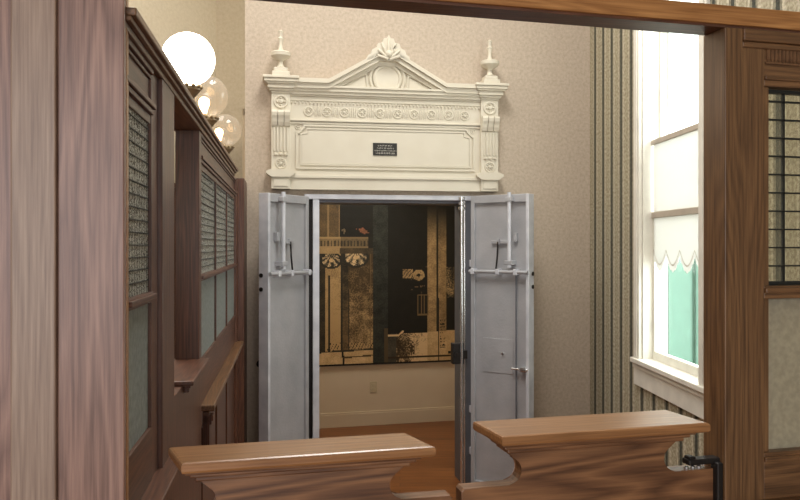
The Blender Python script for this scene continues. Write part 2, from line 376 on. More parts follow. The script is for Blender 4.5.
# ================================================================== VAULT FRAME, PEDIMENT
vf = Thing('vault_door_frame', V, ((VX0+VX1)/2, 0, 0), 'silver grey steel door frame lining the vault opening under the cream overdoor', 'door frame')
xl, xr = V.hit(319)[0], V.hit(466)[0]
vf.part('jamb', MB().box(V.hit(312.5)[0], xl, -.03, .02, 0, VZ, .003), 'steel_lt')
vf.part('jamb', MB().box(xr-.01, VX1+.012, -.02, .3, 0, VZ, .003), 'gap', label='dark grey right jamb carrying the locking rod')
vf.part('jamb_gap_shade', MB().box(VX0, V.hit(312.5)[0], .01, .3, 0, VZ), 'iron')  # dark strip standing in for the shade between leaf and frame
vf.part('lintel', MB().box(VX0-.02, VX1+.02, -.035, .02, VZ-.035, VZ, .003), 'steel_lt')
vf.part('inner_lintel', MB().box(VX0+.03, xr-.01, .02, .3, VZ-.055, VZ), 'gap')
rx = V.hit(463, v=-.04)[0]
rod = vf.part('locking_rod', MB().cyl((rx-.010, -.04, 0), .011, .03, VZ-.035).cyl((rx+.014, -.03, 0), .007, .03, VZ-.04), 'chrome', smooth=True)
mm = MB()
for zz in (2.08, 2.045, 2.01): mm.cyl((rx-.012, -.045, 0), .024, zz, zz+.022)
vf.part('rod_collar', mm, 'chrome', rod, smooth=True)
vf.part('lock_case', MB().box(rx-.075, rx+.02, -.035, .03, .90, 1.05, .006).cyl((rx-.045, -.05, .97), .015, 0, .02, 'y').box(rx+.0, rx+.03, -.05, -.03, .94, 1.0), 'iron')
hg = MB()
for zz in (.25, .55, 1.6): hg.box(VX1-.005, VX1+.02, -.045, -.018, zz, zz+.05, .004)
vf.part('hinge', hg, 'steel_lt')

def zc(y): return H+(HY-y)*5.55/FL
pc = V.hit(385.8)[0]
K = .00712  # metres per photo pixel on this wall
bz = zc(191)
ped = Thing('overdoor_pediment', V, (pc, 0, bz), 'cream painted classical wooden overdoor with pediment and urns mounted above the vault door', 'pediment')
hw = .806
# backing board and entablature body
ped.part('backboard', MB().box(pc-hw+.02, pc+hw-.02, -.05, 0, bz, zc(92)), 'cream')
# lower architrave bands
m = MB().box(pc-hw+.1, pc+hw-.1, -.062, -.05, bz, zc(180)).box(pc-hw+.1, pc+hw-.1, -.075, -.05, zc(180), zc(177), .002).box(pc-hw+.1, pc+hw-.1, -.066, -.05, zc(177), zc(173.5))
ped.part('lower_moulding', m, 'cream')
# panel moulding with notched corners
def ring_poly(m, pts, wd, y0, y1):
    """flat moulding following closed polygon pts, width wd inwards"""
    n = len(pts); cx = sum(p[0] for p in pts)/n; cz = sum(p[1] for p in pts)/n
    inner = []
    for i in range(n):
        p0, p1, p2 = Vector(pts[i-1]), Vector(pts[i]), Vector(pts[(i+1) % n])
        d1 = (p1-p0).normalized(); d2 = (p2-p1).normalized()
        n1 = Vector((-d1.y, d1.x)); n2 = Vector((-d2.y, d2.x)); b = (n1+n2); b = b/max(.3, b.dot(n1)); inner.append((p1.x+b.x*wd, p1.y+b.y*wd))
    for i in range(n):
        j = (i+1) % n
        m.prism([pts[i], pts[j], inner[j], inner[i]], y0, y1, 'y')
x0, x1 = V.hit(296)[0], V.hit(473)[0]; xm = (x0+x1)/2; x1 = pc+(x1-x0)/2; x0 = 2*pc-x1
z0, z1 = zc(171), zc(128); q = .05
poly = [(x0, z0), (x1, z0), (x1, z1-q), (x1-q*.35, z1-q), (x1-q, z1-q*.35), (x1-q, z1), (x0+q, z1), (x0+q, z1-q*.35), (x0+q*.35, z1-q), (x0, z1-q)]
m = MB(); ring_poly(m, poly, .012, -.064, -.05)
p2 = [(x0+.03, z0+.025), (x1-.03, z0+.025), (x1-.03, z1-q-.012), (x1-q-.02, z1-q-.002), (x1-q-.02, z1-.022), (x0+q+.02, z1-.022), (x0+q+.02, z1-q-.002), (x0+.03, z1-q-.012)]
ring_poly(m, p2, .010, -.060, -.05)
m.prism([(x0+.042, z0+.037), (x1-.042, z0+.037), (x1-.042, z1-q-.02), (x1-q-.034, z1-q-.02), (x1-q-.034, z1-.034), (x0+q+.034, z1-.034), (x0+q+.034, z1-q-.02), (x0+.042, z1-q-.02)], -.055, -.05, 'y')
ped.part('raised_panel', m, 'cream')
def rosette(x, z, r, y, petals=8):
    m = MB(); m.torus((x, y, z), r*.82, r*.18, 'y', 20, 6); m.lathe([(r*.32, 0), (r*.28, -r*.2), (r*.1, -r*.28)], (x, y, z), 'y', 12)
    for k in range(petals):
        a = 2*PI*k/petals; m.sphere((x+math.cos(a)*r*.5, y, z+math.sin(a)*r*.5), r*.17, 1, 8)
    return m
for sx in (-1, 1):
    ped.part('corner_rosette', rosette(pc+sx*((x1-x0)/2-.012), z1-.016, .02, -.052, 5), 'cream', smooth=True)
# frieze with ten rosettes
fz0, fz1 = zc(123), zc(106)
m = MB().box(pc-hw+.12, pc+hw-.12, -.058, -.05, fz0, fz1).box(pc-hw+.12, pc+hw-.12, -.072, -.05, fz0-.012, fz0, .002).box(pc-hw+.12, pc+hw-.12, -.062, -.05, fz0-.03, fz0-.018)
for k in range(54):
    xx = pc-hw+.14+k*(2*hw-.28)/53; m.cyl((xx, -.066, fz1-.006), .009, -.004, .004, 'x', 8)
fr = ped.part('frieze', m, 'cream')
xs = [V.hit(p)[0] for p in (308, 326, 343.5, 361, 378.5, 396, 412.5, 429.5, 446.5, 462.5)]
off = pc-(xs[0]+xs[-1])/2
for i, xx in enumerate(xs):
    ped.part('frieze_rosette', rosette(xx, (fz0+fz1)/2-.004, .036, -.060, 8), 'cream', fr, smooth=True)
    if i < 9:
        xa = (xs[i]+xs[i+1])/2; mm = MB()
        for dx in (-.02, -.007, .007, .02): mm.lathe([(.002, -.036), (.006, -.02), (.006, .02), (.002, .036)], (xa+dx, -.06, (fz0+fz1)/2-.004), 'z', 8)
        ped.part('flute_block', mm, 'cream', fr, smooth=True)
# pilasters
for sx in (-1, 1):
    cx = pc+sx*(hw-.065); h2 = .064
    pil = ped.part('pilaster', MB().box(cx-h2, cx+h2, -.085, 0, bz, zc(98), .003), 'cream')
    m = MB().prism([(cx-h2, zc(179.5)), (cx+h2, zc(179.5)), (cx+h2+.035, zc(176)), (cx+h2+.035, zc(174)), (cx+h2, zc(172)), (cx-h2, zc(172)), (cx-h2-.035, zc(174)), (cx-h2-.035, zc(176))], -.105, -.02, 'y')
    m.box(cx-.05, cx+.05, -.092, -.085, zc(188.5), zc(181.5), .002)
    ped.part('pilaster_base', m, 'cream', pil)
    ped.part('pilaster_rosette', rosette(cx, zc(166.5), .04, -.088), 'cream', pil, smooth=True)
    ped.part('pilaster_rosette', rosette(cx, zc(107), .05, -.088, 4), 'cream', pil, smooth=True)
    m = MB()
    for dx in (-.045, -.023, 0, .023, .045): m.box(cx+dx-.006, cx+dx+.006, -.097, -.085, zc(155), zc(132), .004)
    for dx in (-.034, 0, .034): m.lathe([(.004, -.01), (.014, -.004), (.014, .006), (.004, .012)], (cx+dx, -.09, zc(158)), 'z', 10)
    ped.part('fluting', m, 'cream', pil)
    # scroll bracket: profile in (y,z)
    pr = [(-.085, zc(131)), (-.10, zc(130.5)), (-.112, zc(127)), (-.118, zc(124)), (-.128, zc(121)), (-.132, zc(118)), (-.125, zc(116)), (-.085, zc(116))]
    m = MB()
    for dx in (-.043, 0, .043): m.prism(pr, cx+dx-.019, cx+dx+.019, 'x')
    ped.part('scroll_bracket', m, 'cream', pil)
# cornice: stepped mouldings, straight run
def cornice_run(m, xa, xb, zb, steps, ret=0):
    z = zb
    for h, d in steps:
        m.box(xa-(d-.05)*ret, xb+(d-.05)*ret, -d, 0, z, z+h, .002); z += h
st = [(.018, .075), (.02, .09), (.030, .105), (.02, .085)]
m = MB(); cornice_run(m, pc-hw+.1, pc+hw-.1, zc(105), [(.03, .062), (.012, .072), (.02, .086), (.025, .10), (.015, .112)])
ped.part('cornice', m, 'cream')
for sx in (-1, 1):
    cx = pc+sx*(hw-.065); m = MB()
    z = zc(99)
    for h, d, e in [(.014, .095, .0), (.016, .11, .010), (.028, .125, .022), (.012, .14, .034), (.022, .15, .046), (.018, .16, .054)]:
        m.box(cx-.068-e, cx+.068+e, -d, 0, z, z+h, .003); z += h
    ped.part('end_block', m, 'cream')
    topz = z
# gable: raking cornice
hx = .42; zt = zc(99)+.147
def rake(lift, d, th, xi=.0):
    """polyline band above base: flat ends then slope"""
    w_ = hw-.12; xk = .415; za = zt-.045+lift; zp = zc(56)+lift
    P = [(-w_, za), (-xk, za), (-.06, zp-.0), (.06, zp), (xk, za), (w_, za)]
    top = [(pc+x, z) for x, z in P]; bot = [(pc+x, z-th) for x, z in P]
    return top, bot, d
m = MB()
for lift, d, th in ((.0, .135, .030), (-.028, .115, .036), (-.062, .085, .03)):
    t_, b_, d_ = rake(lift, d, th)
    for i in range(5):
        m.prism([b_[i], b_[i+1], t_[i+1], t_[i]], -d_, 0, 'y')
ped.part('raking_cornice', m, 'cream')
# tympanum
za = zt-.045; zp = zc(56)
ped.part('tympanum', MB().prism([(pc-hw+.14, zc(93)), (pc+hw-.14, zc(93)), (pc+hw-.14, za-.03), (pc+.415, za-.03), (pc+.06, zp-.03), (pc-.06, zp-.03), (pc-.415, za-.03), (pc-hw+.14, za-.03)], -.06, 0, 'y'), 'cream')
for sx in (-1, 1):
    m = MB()
    tri = [(pc+sx*.135, zc(91)), (pc+sx*.375, zc(91)), (pc+sx*.145, zc(76))]
    if sx < 0: tri = tri[::-1]
    ring_poly(m, tri, .010, -.075, -.06)
    m.prism([(pc+sx*.155, zc(89.4)), (pc+sx*.31, zc(89.4)), (pc+sx*.158, zc(79.5))], -.066, -.06, 'y')
    ped.part('triangle_panel', m, 'cream')
rc = zc(81)
ped.part('roundel', MB().torus((pc, -.07, rc), .092, .012, 'y', 40, 8).cyl((pc, 0, rc), .086, -.072, -.05, 'y', 40), 'cream', smooth=True)
ped.part('roundel_border', MB().lathe([(.13, -.05), (.13, -.074), (.122, -.078), (.114, -.074), (.105, -.06)], (pc, 0, rc), 'y', 40), 'cream', smooth=True)
# acroterion: fan of leaves
m = MB(); az = zc(61.5)
out = [(-.155, -.02), (-.145, .02), (-.125, .03), (-.115, .06), (-.085, .075), (-.075, .105), (-.045, .11), (-.035, .14), (-.015, .142), (0, .165), (.015, .142), (.035, .14), (.045, .11), (.075, .105), (.085, .075), (.115, .06), (.125, .03), (.145, .02), (.155, -.02), (.06, .02), (-.06, .02)]
m.prism([(pc+x, az+z-.01) for x, z in out], -.135, -.03, 'y')
for k in range(7):
    a = PI*(.5+(k-3)*.13); ln = .145-.022*abs(k-3)
    pts_ = [(pc+math.cos(a)*ln*t_, -.135-.012*math.sin(PI*t_), az-.02+math.sin(a)*ln*t_) for t_ in (0.1, .35, .6, .85, 1)]
    m.tube(pts_, .010, 8)
m.sphere((pc, -.14, az+.02), .028, 1, 14)
ped.part('leaf_crest', m, 'cream', smooth=True)
# urn finials
k = K
up_ = [(.058, 0), (.058, .03), (.05, .036), (.047, .05), (.03, .062), (.022, .072), (.017, .085), (.015, .1), (.022, .112), (.05, .125), (.066, .14), (.068, .162), (.058, .170), (.03, .176), (.018, .182), (.014, .2), (.012, .225), (.016, .25), (.02, .262), (.012, .272), (.014, .3), (.018, .312), (.006, .32)]
for sx in (-1, 1):
    cx = pc+sx*(hw-.065)
    fn = ped.part('urn_finial', MB().lathe(up_[4:], (cx, -.085, topz+.002), 'z', 24), 'cream', smooth=True)
    ped.part('finial_plinth', MB().box(cx-.06, cx+.06, -.145, -.025, topz, topz+.03, .004).box(cx-.047, cx+.047, -.132, -.038, topz+.03, topz+.058, .006), 'cream', fn)
# plaque
px0, pz0 = V.hit(373, v=-.058)[0], zc(156.5); px1, pz1 = V.hit(397, v=-.058)[0], zc(144.2)
pq = Thing('plaque', V, ((px0+px1)/2, -.056, pz0), 'small black plaque with four lines of pale lettering fixed on the cream overdoor panel', 'sign')
pq.part('plate', MB().box(px0, px1, -.062, -.0552, pz0, pz1, .001), 'black')
random.seed(4)
m = MB(); Wd = px1-px0; Hh = pz1-pz0
for row, (a, b_, th) in enumerate([(.2, .78, .05), (.17, .85, .05), (.06, .96, .045), (.12, .9, .065)]):
    z = pz1-Hh*(.22+.2*row); x = px0+Wd*a
    while x < px0+Wd*b_:
        wd = Wd*random.uniform(.016, .03); kind = random.randint(0, 3)
        if kind == 0: m.box(x, x+wd, -.0628, -.062, z-Hh*th, z-Hh*th*.4).box(x, x+wd*.35, -.0628, -.062, z-Hh*th, z+Hh*th)
        elif kind == 1: m.box(x, x+wd*.4, -.0628, -.062, z-Hh*th, z+Hh*th)
        elif kind == 2: m.box(x, x+wd, -.0628, -.062, z+Hh*th*.4, z+Hh*th).box(x+wd*.35, x+wd*.7, -.0628, -.062, z-Hh*th, z+Hh*th*.4)
        else: m.box(x, x+wd*.3, -.0628, -.062, z-Hh*th, z+Hh*th).box(x+wd*.7, x+wd, -.0628, -.062, z-Hh*th, z+Hh*th)
        x += wd*1.35
        if random.random() < .18: x += wd
pq.part('lettering', m, 'letter')

# ================================================================== VAULT DOOR LEAVES
def leaf(side, hpx, phi, lw, HT, label):
    """side -1: left leaf, +1: right leaf; local x runs from hinge to free edge, y = outwards face behind"""
    hx_ = V.hit(hpx)[0]; hp = V.world((hx_, -.06, 0))
    ang = V.a+(PI+phi if side < 0 else -phi)    # direction of extension (towards us)
    fr_ = Frame(hp.x, hp.y, ang)
    s = side   # inner face looks to -y for the right leaf, +y for the left one
    t = Thing('vault_door', fr_, (0, 0, 0), label, 'vault door', 'steel leaves of the vault door')
    Tn = .05
    def bx(m, x0, x1, d0, d1, z0, z1, bev=0):
        # d = height above the inner plate, towards the viewer
        y0, y1 = sorted((-s*d0, -s*d1)); return m.box(x0, x1, y0, y1, z0, z1, bev)
    def cy(m, x, d, z, r, a, b_, axis):
        if axis == 'y': a, b_ = -s*a, -s*b_; return m.cyl((x, 0, z), r, a, b_, 'y')
        return m.cyl((x, -s*d, z), r, a, b_, axis) if axis == 'z' else m.cyl((0, -s*d, z), r, a, b_, 'x')
    m = MB(); bx(m, 0, lw, -Tn+.02, 0, .02, HT)
    t.part('door_plate', m, 'steel')
    m = MB(); bx(m, 0, .03, 0, .022, .02, HT, .003); t.part('hinge_stile', m, 'steel')
    m = MB(); bx(m, .03, lw-.02, 0, .022, HT-.055, HT, .003); t.part('top_rail', m, 'steel')
    m = MB(); bx(m, .03, lw-.02, 0, .022, .02, .08, .003); t.part('bottom_rail', m, 'steel')
    m = MB(); bx(m, lw-.02, lw+.003, -Tn, .03, .02, HT, .003); ed = t.part('edge_plate', m, 'steel_lt', label='bright free edge plate')
    m = MB()
    for zz in (1.47, 1.56): m.cyl((0, s*.028, zz), .014, lw+.003, lw+.009, 'x')
    t.part('edge_bolt', m, 'iron', ed, smooth=True)
    # bolt work
    xr_ = lw*.70
    b1 = MB(); cy(b1, xr_, .045, 0, .014, 1.60, HT+.012, 'z'); rd = t.part('bolt_rod', b1, 'steel_lt', smooth=True)
    m = MB(); bx(m, xr_-.03, xr_+.03, 0, .062, 1.62, 1.65, .004); bx(m, xr_-.025, xr_+.025, 0, .062, HT-.05, HT-.02, .004); bx(m, xr_+.02, xr_+.045, 0, .03, 1.78, 1.84, .003)
    t.part('rod_guide', m, 'steel', rd)
    m = MB(); cy(m, 0, .04, 1.57, .013, .0, lw, 'x'); cb_ = t.part('cross_bar', m, 'steel', smooth=True)
    m = MB()
    for xx in (.03, lw*.5, lw*.8): bx(m, xx-.014, xx+.014, 0, .056, 1.55, 1.59, .004)
    t.part('bar_bracket', m, 'steel_lt', cb_)
    m = MB(); bx(m, lw*.36, lw*.64, 0, .02, 1.765, 1.79, .003); bx(m, lw*.47, lw*.51, .01, .032, 1.76, 1.80, .003)
    t.part('hook_plate', m, 'steel')
    m = MB(); m.tube([(lw*.49, -s*.03, 1.78), (lw*.485, -s*.035, 1.68), (lw*.47, -s*.04, 1.59)], .006); t.part('link_rod', m, 'iron', smooth=True)
    if s > 0:
        m = MB(); cy(m, xr_+.035, .01, 0, .005, .1, 1.56, 'z'); t.part('long_rod', m, 'gap', smooth=True)
    # service plate and lower latch
    if s > 0:
        m = MB(); bx(m, lw*.2, lw*.72, 0, .004, .86, 1.10, .001); t.part('cover_plate', m, 'steel')
        m = MB(); cy(m, 0, .03, .905, .008, lw*.72, lw+.0, 'x'); bx(m, lw*.86, lw*.97, 0, .045, .89, .92, .003); cy(m, lw*.55, 0, 1.0, .008, 0, .02, 'y')
        t.part('latch', m, 'chrome', smooth=True)
    m = MB(); cy(m, lw-.05, 0, .98, .022, -Tn-.045, -Tn+.02, 'y'); cy(m, lw-.05, 0, .98, .010, -Tn-.02, -Tn+.02, 'y')
    t.part('outer_knob', m, 'iron', smooth=True)
    return t
leaf(-1, 306, math.radians(50), .442, 2.092, 'open left steel vault door leaf with bolt rods, beside the side partition')
leaf(1, 470, math.radians(46), .46, 2.108, 'open right steel vault door leaf with bolt rods, nearer the striped wallpaper')

# ================================================================== PICTURE AND OUTLET IN THE VAULT
X0p, X1p, Y0p, Y1p = 317, 456, 200, 366
def art(px, py, rnd):
    def h(a, b_): return math.sin(a*12.9898+b_*78.233)*43758.5453 % 1
    dark = np.array((32., 30., 24.)); sep = np.array((158., 130., 88.)); mid = np.array((98., 79., 52.)); lt = np.array((186., 158., 116.))
    g = rnd
    c = dark+6*g
    def mix(a, b_, t_): t_ = min(1, max(0, t_)); return a*(1-t_)+b_*t_
    if px < 371:
        if py < 237:
            c = mix(dark, mid, .75+.5*g) if px < 338.5 else dark*.9+5*g
            if 326 < px < 328 or 337 < px < 338.5: c = mix(c, sep, .5)
            if abs(px-361+g*4)+abs(py-231-(px-361)*.3)*2.4 < 7+8*g: c = mix(dark, np.array((150., 92., 62.)), .6+.4*g)
            if abs(px-343)+abs(py-231)*1.2 < 3+6*g: c = mix(dark, lt, .4)
        elif py < 248:
            dent = (px % 3.2) < 1.6
            c = mix(dark, sep, (.75 if px < 339 else .5)*(.35 if dent and 241 < py < 246 else .9)+.25*g)
            if py < 238.5 or 246.5 < py: c = mix(dark, sep, .85 if px < 339 else .55)
            if px > 366: c = dark
        elif py < 254:
            c = mix(dark, sep, .85+.2*g) if px < 338 else mix(dark, mid, .45+.4*g)
        else:
            if px < 324: c = mix(dark, mid, .25+.5*g)
            elif px < 340: c = mix(mid, sep, .75+.8*g+(py-270)/160)
            elif px < 347: c = mix(dark, mid, .55+.8*g+(py-300)/120)
            else: c = mix(mid*.62, sep, (py-275)/95+1.1*g)
            if px < 323 and py > 280: c = mix(dark, mid, .25+.5*g)
            if py > 275 and (abs(px-328.3) < .7): c = dark*1.2
            if abs(px-340.5) < .8 or (abs(px-347.2) < .7 and py > 290): c = dark*1.3
            if abs(px-368.5) < .7: c = mix(c, mid, .6)
            for (sx_, sy_, r_) in ((330, 260.5, 8.5), (354, 257.5, 10.5)):
                dx, dy = (px-sx_)/r_, (py-sy_)/(r_*.8)
                rr = math.hypot(dx, dy)
                if rr < 1: 
                    a_ = math.atan2(dy+.7, dx); c = mix(dark*1.3, lt, .5+.45*math.sin(a_*12)+1.3*g) if rr > .25 else mix(sep, lt, .5+g)
                elif rr < 1.25: c = dark*1.2
            if py > 352:
                c = mix(sep, lt, .5+1.2*g)
                if abs(px-341-(py-352)*.1) < 1: c = dark
                if abs(py-358.5+(px-345)*.05) < .7 and px > 342: c = mid*.7
            if abs(py-352.5+(px-320)*.03) < .8: c = dark*1.4
            if 343 < py < 352 and (px*1.7+py*.8) % 5 < 1.2 and g > -.1: c = mid*.6
    elif px < 386:
        c = np.array((44., 45., 38.))*(.9+.5*g)
        if px > 382 and py > 330: c = mix(dark, mid, .6)
    else:
        if px < 425 or (py < 205):
            c = dark*.85+4*g
            if 400 < px < 411 and 269.5 < py < 279.5: c = mix(mid, sep, .6+1.2*g) if (px*1.1+py) % 4 > 1 else dark*1.2
            r_ = math.hypot(px-416.5, (py-276)*1.05)
            if 2 < r_ < 6: c = mix(mid, sep, .7+g)
            if 412 < px < 424 and 286 < py < 289 and g > .05: c = mid
            if g > .42 and 262 < py < 300 and px > 396: c = mix(dark, mid, .7)
            if py > 336: c = mix(mid*.5, lt, (px-392)/22+1.6*g)
            if py > 336 and px < 394: c = np.array((58., 54., 44.))*(1+.4*g)
            if abs(py-337.5+max(0, (px-396))*.8) < 1 and px < 401: c = lt
        elif px < 434.5: c = mix(dark, mix(mid, sep, .6+.9*g), (py-203)/38)
        elif px < 436.5: c = dark*1.1
        elif px < 444.5: c = mix(dark, mix(mid, sep, .4+.9*g), (py-206)/40)
        else:
            c = dark*.9
            if 268 < py < 300: c = mix(dark, sep, .3+1.5*g)
        if 415.5 < px < 426.5 and 296 < py < 317.5:
            c = dark*.9
            if px < 416.6 or px > 425.4 or py < 297.2 or py > 316.3 or abs(px-419) < .4 or abs(px-422) < .4: c = mid
        if py > 335 and px >= 425:
            c = mix(sep, lt, .3+1.2*g)
        if px >= 444.5 and py > 334: c = mix(sep, lt, .2+g)
        if abs(px-437) < .8 and py > 300: c = dark
        if 438.5 < px < 444 and 322 < py < 352 and g > -.02 and (py*1.3) % 4 < 2.4: c = dark*1.2
        if 395 < px < 412 and 343 < py < 358 and g > .03: c = mid*.6
        if abs(py-360.5) < .7: c = mid*.5
        if px > 447 and abs(py-357) < 1: c = dark
    if py > 364.6: c = dark*.6
    return np.clip(c, 8, 255)
nx, ny = 150, 176
ua, za_ = B.hit(X0p, 366.5); ub, zb_ = B.hit(X1p, 359.3)
zt_ = 2.19; zb0 = (za_+zb_)/2
rs = np.random.RandomState(3)
g1 = rs.uniform(-.5, .5, (ny, nx)); small = rs.uniform(-.5, .5, (ny//5+2, nx//5+2))
me_bm = bmesh.new(); grid = [[me_bm.verts.new((ua+(ub-ua)*i/nx, -.03, zb0+(zt_-zb0)*j/ny)) for i in range(nx+1)] for j in range(ny+1)]
lay = me_bm.loops.layers.float_color.new('artwork')
for j in range(ny):
    for i in range(nx):
        f = me_bm.faces.new([grid[j][i], grid[j][i+1], grid[j+1][i+1], grid[j+1][i]])
        fx, fy = (i+.5)/5, (j+.5)/5; ix, iy = int(fx), int(fy)
        sm = (small[iy, ix]*(1-fx+ix)+small[iy, ix+1]*(fx-ix))*(1-fy+iy)+(small[iy+1, ix]*(1-fx+ix)+small[iy+1, ix+1]*(fx-ix))*(fy-iy)
        g = .55*g1[j, i]+.7*sm
        col = art(X0p+(X1p-X0p)*(i+.5)/nx, Y1p+(Y0p-Y1p)*(j+.5)/ny, g)
        lc = lin(tuple(min(255, v*1.15+4) for v in col))
        for lp in f.loops: lp[lay] = (*lc, 1)
pm, nt, b = newmat('sepia_print'); at_ = nt.nodes.new('ShaderNodeAttribute'); at_.attribute_name = 'artwork'
nt.links.new(at_.outputs['Color'], b.inputs['Base Color']); b.inputs['Roughness'].default_value = .5; b.inputs['Specular IOR Level'].default_value = .2
pic = Thing('framed_print', B, ((ua+ub)/2, 0, zb0), 'large dark sepia print of an old carved facade hung inside the vault', 'picture')
pm_ = bpy.data.meshes.new('print'); bmesh.ops.translate(me_bm, verts=me_bm.verts, vec=-Vector(((ua+ub)/2, 0, zb0))); me_bm.to_mesh(pm_); me_bm.free(); pm_.materials.append(pm)
po = bpy.data.objects.new('print_surface', pm_); C.objects.link(po); po.parent = pic.o
pic.part('backing_board', MB().box(ua-.005, ub+.005, -.029, -.002, zb0-.008, zt_+.01), 'black')
ou, oz = B.hit(373.5, 387)
ot = Thing('wall_outlet', B, (ou, 0, oz-.055), 'ivory electrical outlet low on the cream wall inside the vault', 'outlet')
ot.part('cover_plate', MB().box(ou-.036, ou+.036, -.006, 0, oz-.057, oz+.057, .002), 'ivory')
ot.part('socket', MB().box(ou-.017, ou+.017, -.009, -.005, oz+.008, oz+.038, .003), 'ivory')
ot.part('socket', MB().box(ou-.017, ou+.017, -.009, -.005, oz-.038, oz-.008, .003), 'ivory')

# ================================================================== FRONT PARTITION
TB = .08
bz0, bz1 = H+.507, H+.557
uA0, uA1, uB1 = F.hit(12)[0], F.hit(57)[0], F.hit(124.5)[0]
uR0, uR1, uR2 = F.hit(725)[0], F.hit(743)[0], F.hit(767)[0]
fp = Thing('front_partition', F, (0, .04, 0), 'brown oak teller partition with square posts, top rail and leaded glass, framing the gateway', 'partition')
fp.part('top_rail', MB().box(-1.9, 1.9, -.004, TB, bz0+.006, bz1, .003), 'beam', label='honey brown top rail')
fp.part('rail_soffit_shade', MB().box(-1.9, 1.9, .004, TB-.004, bz0, bz0+.006), 'dark_x')  # thin darker strip, underside shade of the rail put into its colour
fp.part('post', MB().box(uA1, uB1, 0, .035, 0, bz0, .003), 'post_rose', label='rosy brown post facing board')
fp.part('post_edge', MB().box(uB1-.012, uB1+.001, .034, TB, 0, bz0).box(uA1, uB1-.012, .035, TB, 0, bz0), 'beam')  # honey colour here paints the bright highlight along the post edge
fp.part('post_board', MB().box(uA0, uA1, -.014, TB-.01, 0, bz0, .003), 'post_pale', label='paler weathered oak board beside the post')
fp.part('post', MB().box(uR0, uR1, 0, TB, 0, bz0, .002), 'oak_z', label='square post at the right of the gateway')
fp.part('stile', MB().box(uR1+.002, uR2, .008, TB-.01, 1.15, bz0, .002), 'oak_z')
def zr(y): return H+(HY-y)*.002364
def glazed(sg, ue, uend, wood_z, wood_x, tag_):
    """glazed bay; ue = inner edge of stile, uend = far end (sg=+1 right, -1 left)"""
    x0, x1 = sorted((ue, uend))
    m = MB().box(x0, x1, .012, TB-.012, zr(76), bz0-.03)                    # header board
    m.box(x0-.066 if sg > 0 else x0, x1 if sg > 0 else x1, -.004, .012, bz0-.028, bz0, .003).box(x0-.064 if sg > 0 else x0, x1, .003, .014, bz0-.042, bz0-.028, .003)
    fp.part('header', m, wood_x)
    m = MB(); n = int((x1-x0)/.0105)
    for k in range(n):
        xx = x0+.012+k*.0105
        if xx > x1-.01: break
        m.lathe([(.0015, -.017), (.0042, -.012), (.0042, .012), (.0015, .017)], (xx, .010, (zr(46)+zr(62))/2), 'z', 6)
    m.box(x0+.004, x1-.004, .007, .013, zr(62)-.004, zr(62)).box(x0+.004, x1-.004, .007, .013, zr(46), zr(46)+.004)
    fz = fp.part('carved_frieze', m, 'carve'); 
    m = MB().box(x0, x1, .004, .03, zr(80), zr(76), .002).box(x0, x1, .01, TB-.012, zr(86), zr(78), .002)
    m.box(x0, x1, .01, TB-.01, zr(299), zr(286), .002).box(x0, x1, .002, TB-.01, zr(293), zr(288), .002)
    m.box(x0, x1, .01, TB-.01, 1.15, zr(453), .002).box(x0, x1, .004, .02, zr(462), zr(457), .002)
    fp.part('rail', m, wood_x)
    s0 = ue+sg*.021
    xx0, xx1 = sorted((s0, uend-sg*.05))
    fp.part('inner_stile', MB().box(min(ue, s0), max(ue, s0), .02, TB-.015, zr(453), zr(86)).box(min(uend, uend-sg*.05), max(uend, uend-sg*.05), .01, TB, 1.17, bz0-.03), wood_z)
    pn = fp.part('leaded_pane', MB().box(xx0, xx1, .038, .041, zr(285), zr(87)), 'glass')
    m = MB(); zz = zr(285)
    while zz < zr(87)+.001: m.box(xx0, xx1, .034, .045, zz-.0018, zz+.0018); zz += .0441
    x = s0
    while (xx0-.001) <= x <= xx1+.001: m.box(x-.002, x+.002, .034, .045, zr(285), zr(87)); x += sg*.0565
    m.box(xx0, xx1, .032, .047, zr(285), zr(285)+.007).box(min(s0, s0+sg*.006), max(s0, s0+sg*.006), .032, .047, zr(285), zr(87)).box(xx0, xx1, .032, .047, zr(87)-.008, zr(87))
    fp.part('lead_came', m, 'lead', pn)
    fp.part('frosted_pane', MB().box(xx0, xx1, .036, .042, zr(453), zr(299)), 'frost_r')
glazed(1, uR2, 1.62, 'oak_z', 'oak_x', 'r')
glazed(-1, uA0-.03, -1.5, 'post_rose', 'post_rose', 'l')
fp.part('stile', MB().box(uA0-.03, uA0-.001, .006, TB-.01, 1.17, bz0-.03, .002), 'post_rose')
# ledges and lower wall
def lower(x0, x1):
    m = MB().box(x0, x1, -.045, TB, 1.13, 1.152, .005).box(x0+.01, x1, -.02, TB, 1.105, 1.13, .004)
    fp.part('ledge', m, 'oak_x')
    m = MB().box(x0+.02, x1, .01, TB-.01, 0, 1.105)
    for k in range(4):
        xa = x0+.06+k*.2
        if xa+.15 < x1: m.box(xa, xa+.15, .002, .012, .25, 1.0, .003)
    fp.part('wall_panel', m, 'oak_z')
lower(uR1-.006, 1.62)
m = MB().box(-1.5, uA0-.001, -.045, TB, 1.13, 1.152, .005); fp.part('ledge', m, 'oak_x')
fp.part('wall_panel', MB().box(-1.5, uA0-.001, .01, TB-.01, 0, 1.13), 'oak_z')
for x in (1.62, -1.62): fp.part('post', MB().box(x, x+.12, 0, TB, 0, bz0, .002) if x > 0 else MB().box(x, x+.12, 0, TB, 0, bz0, .002), 'oak_z')

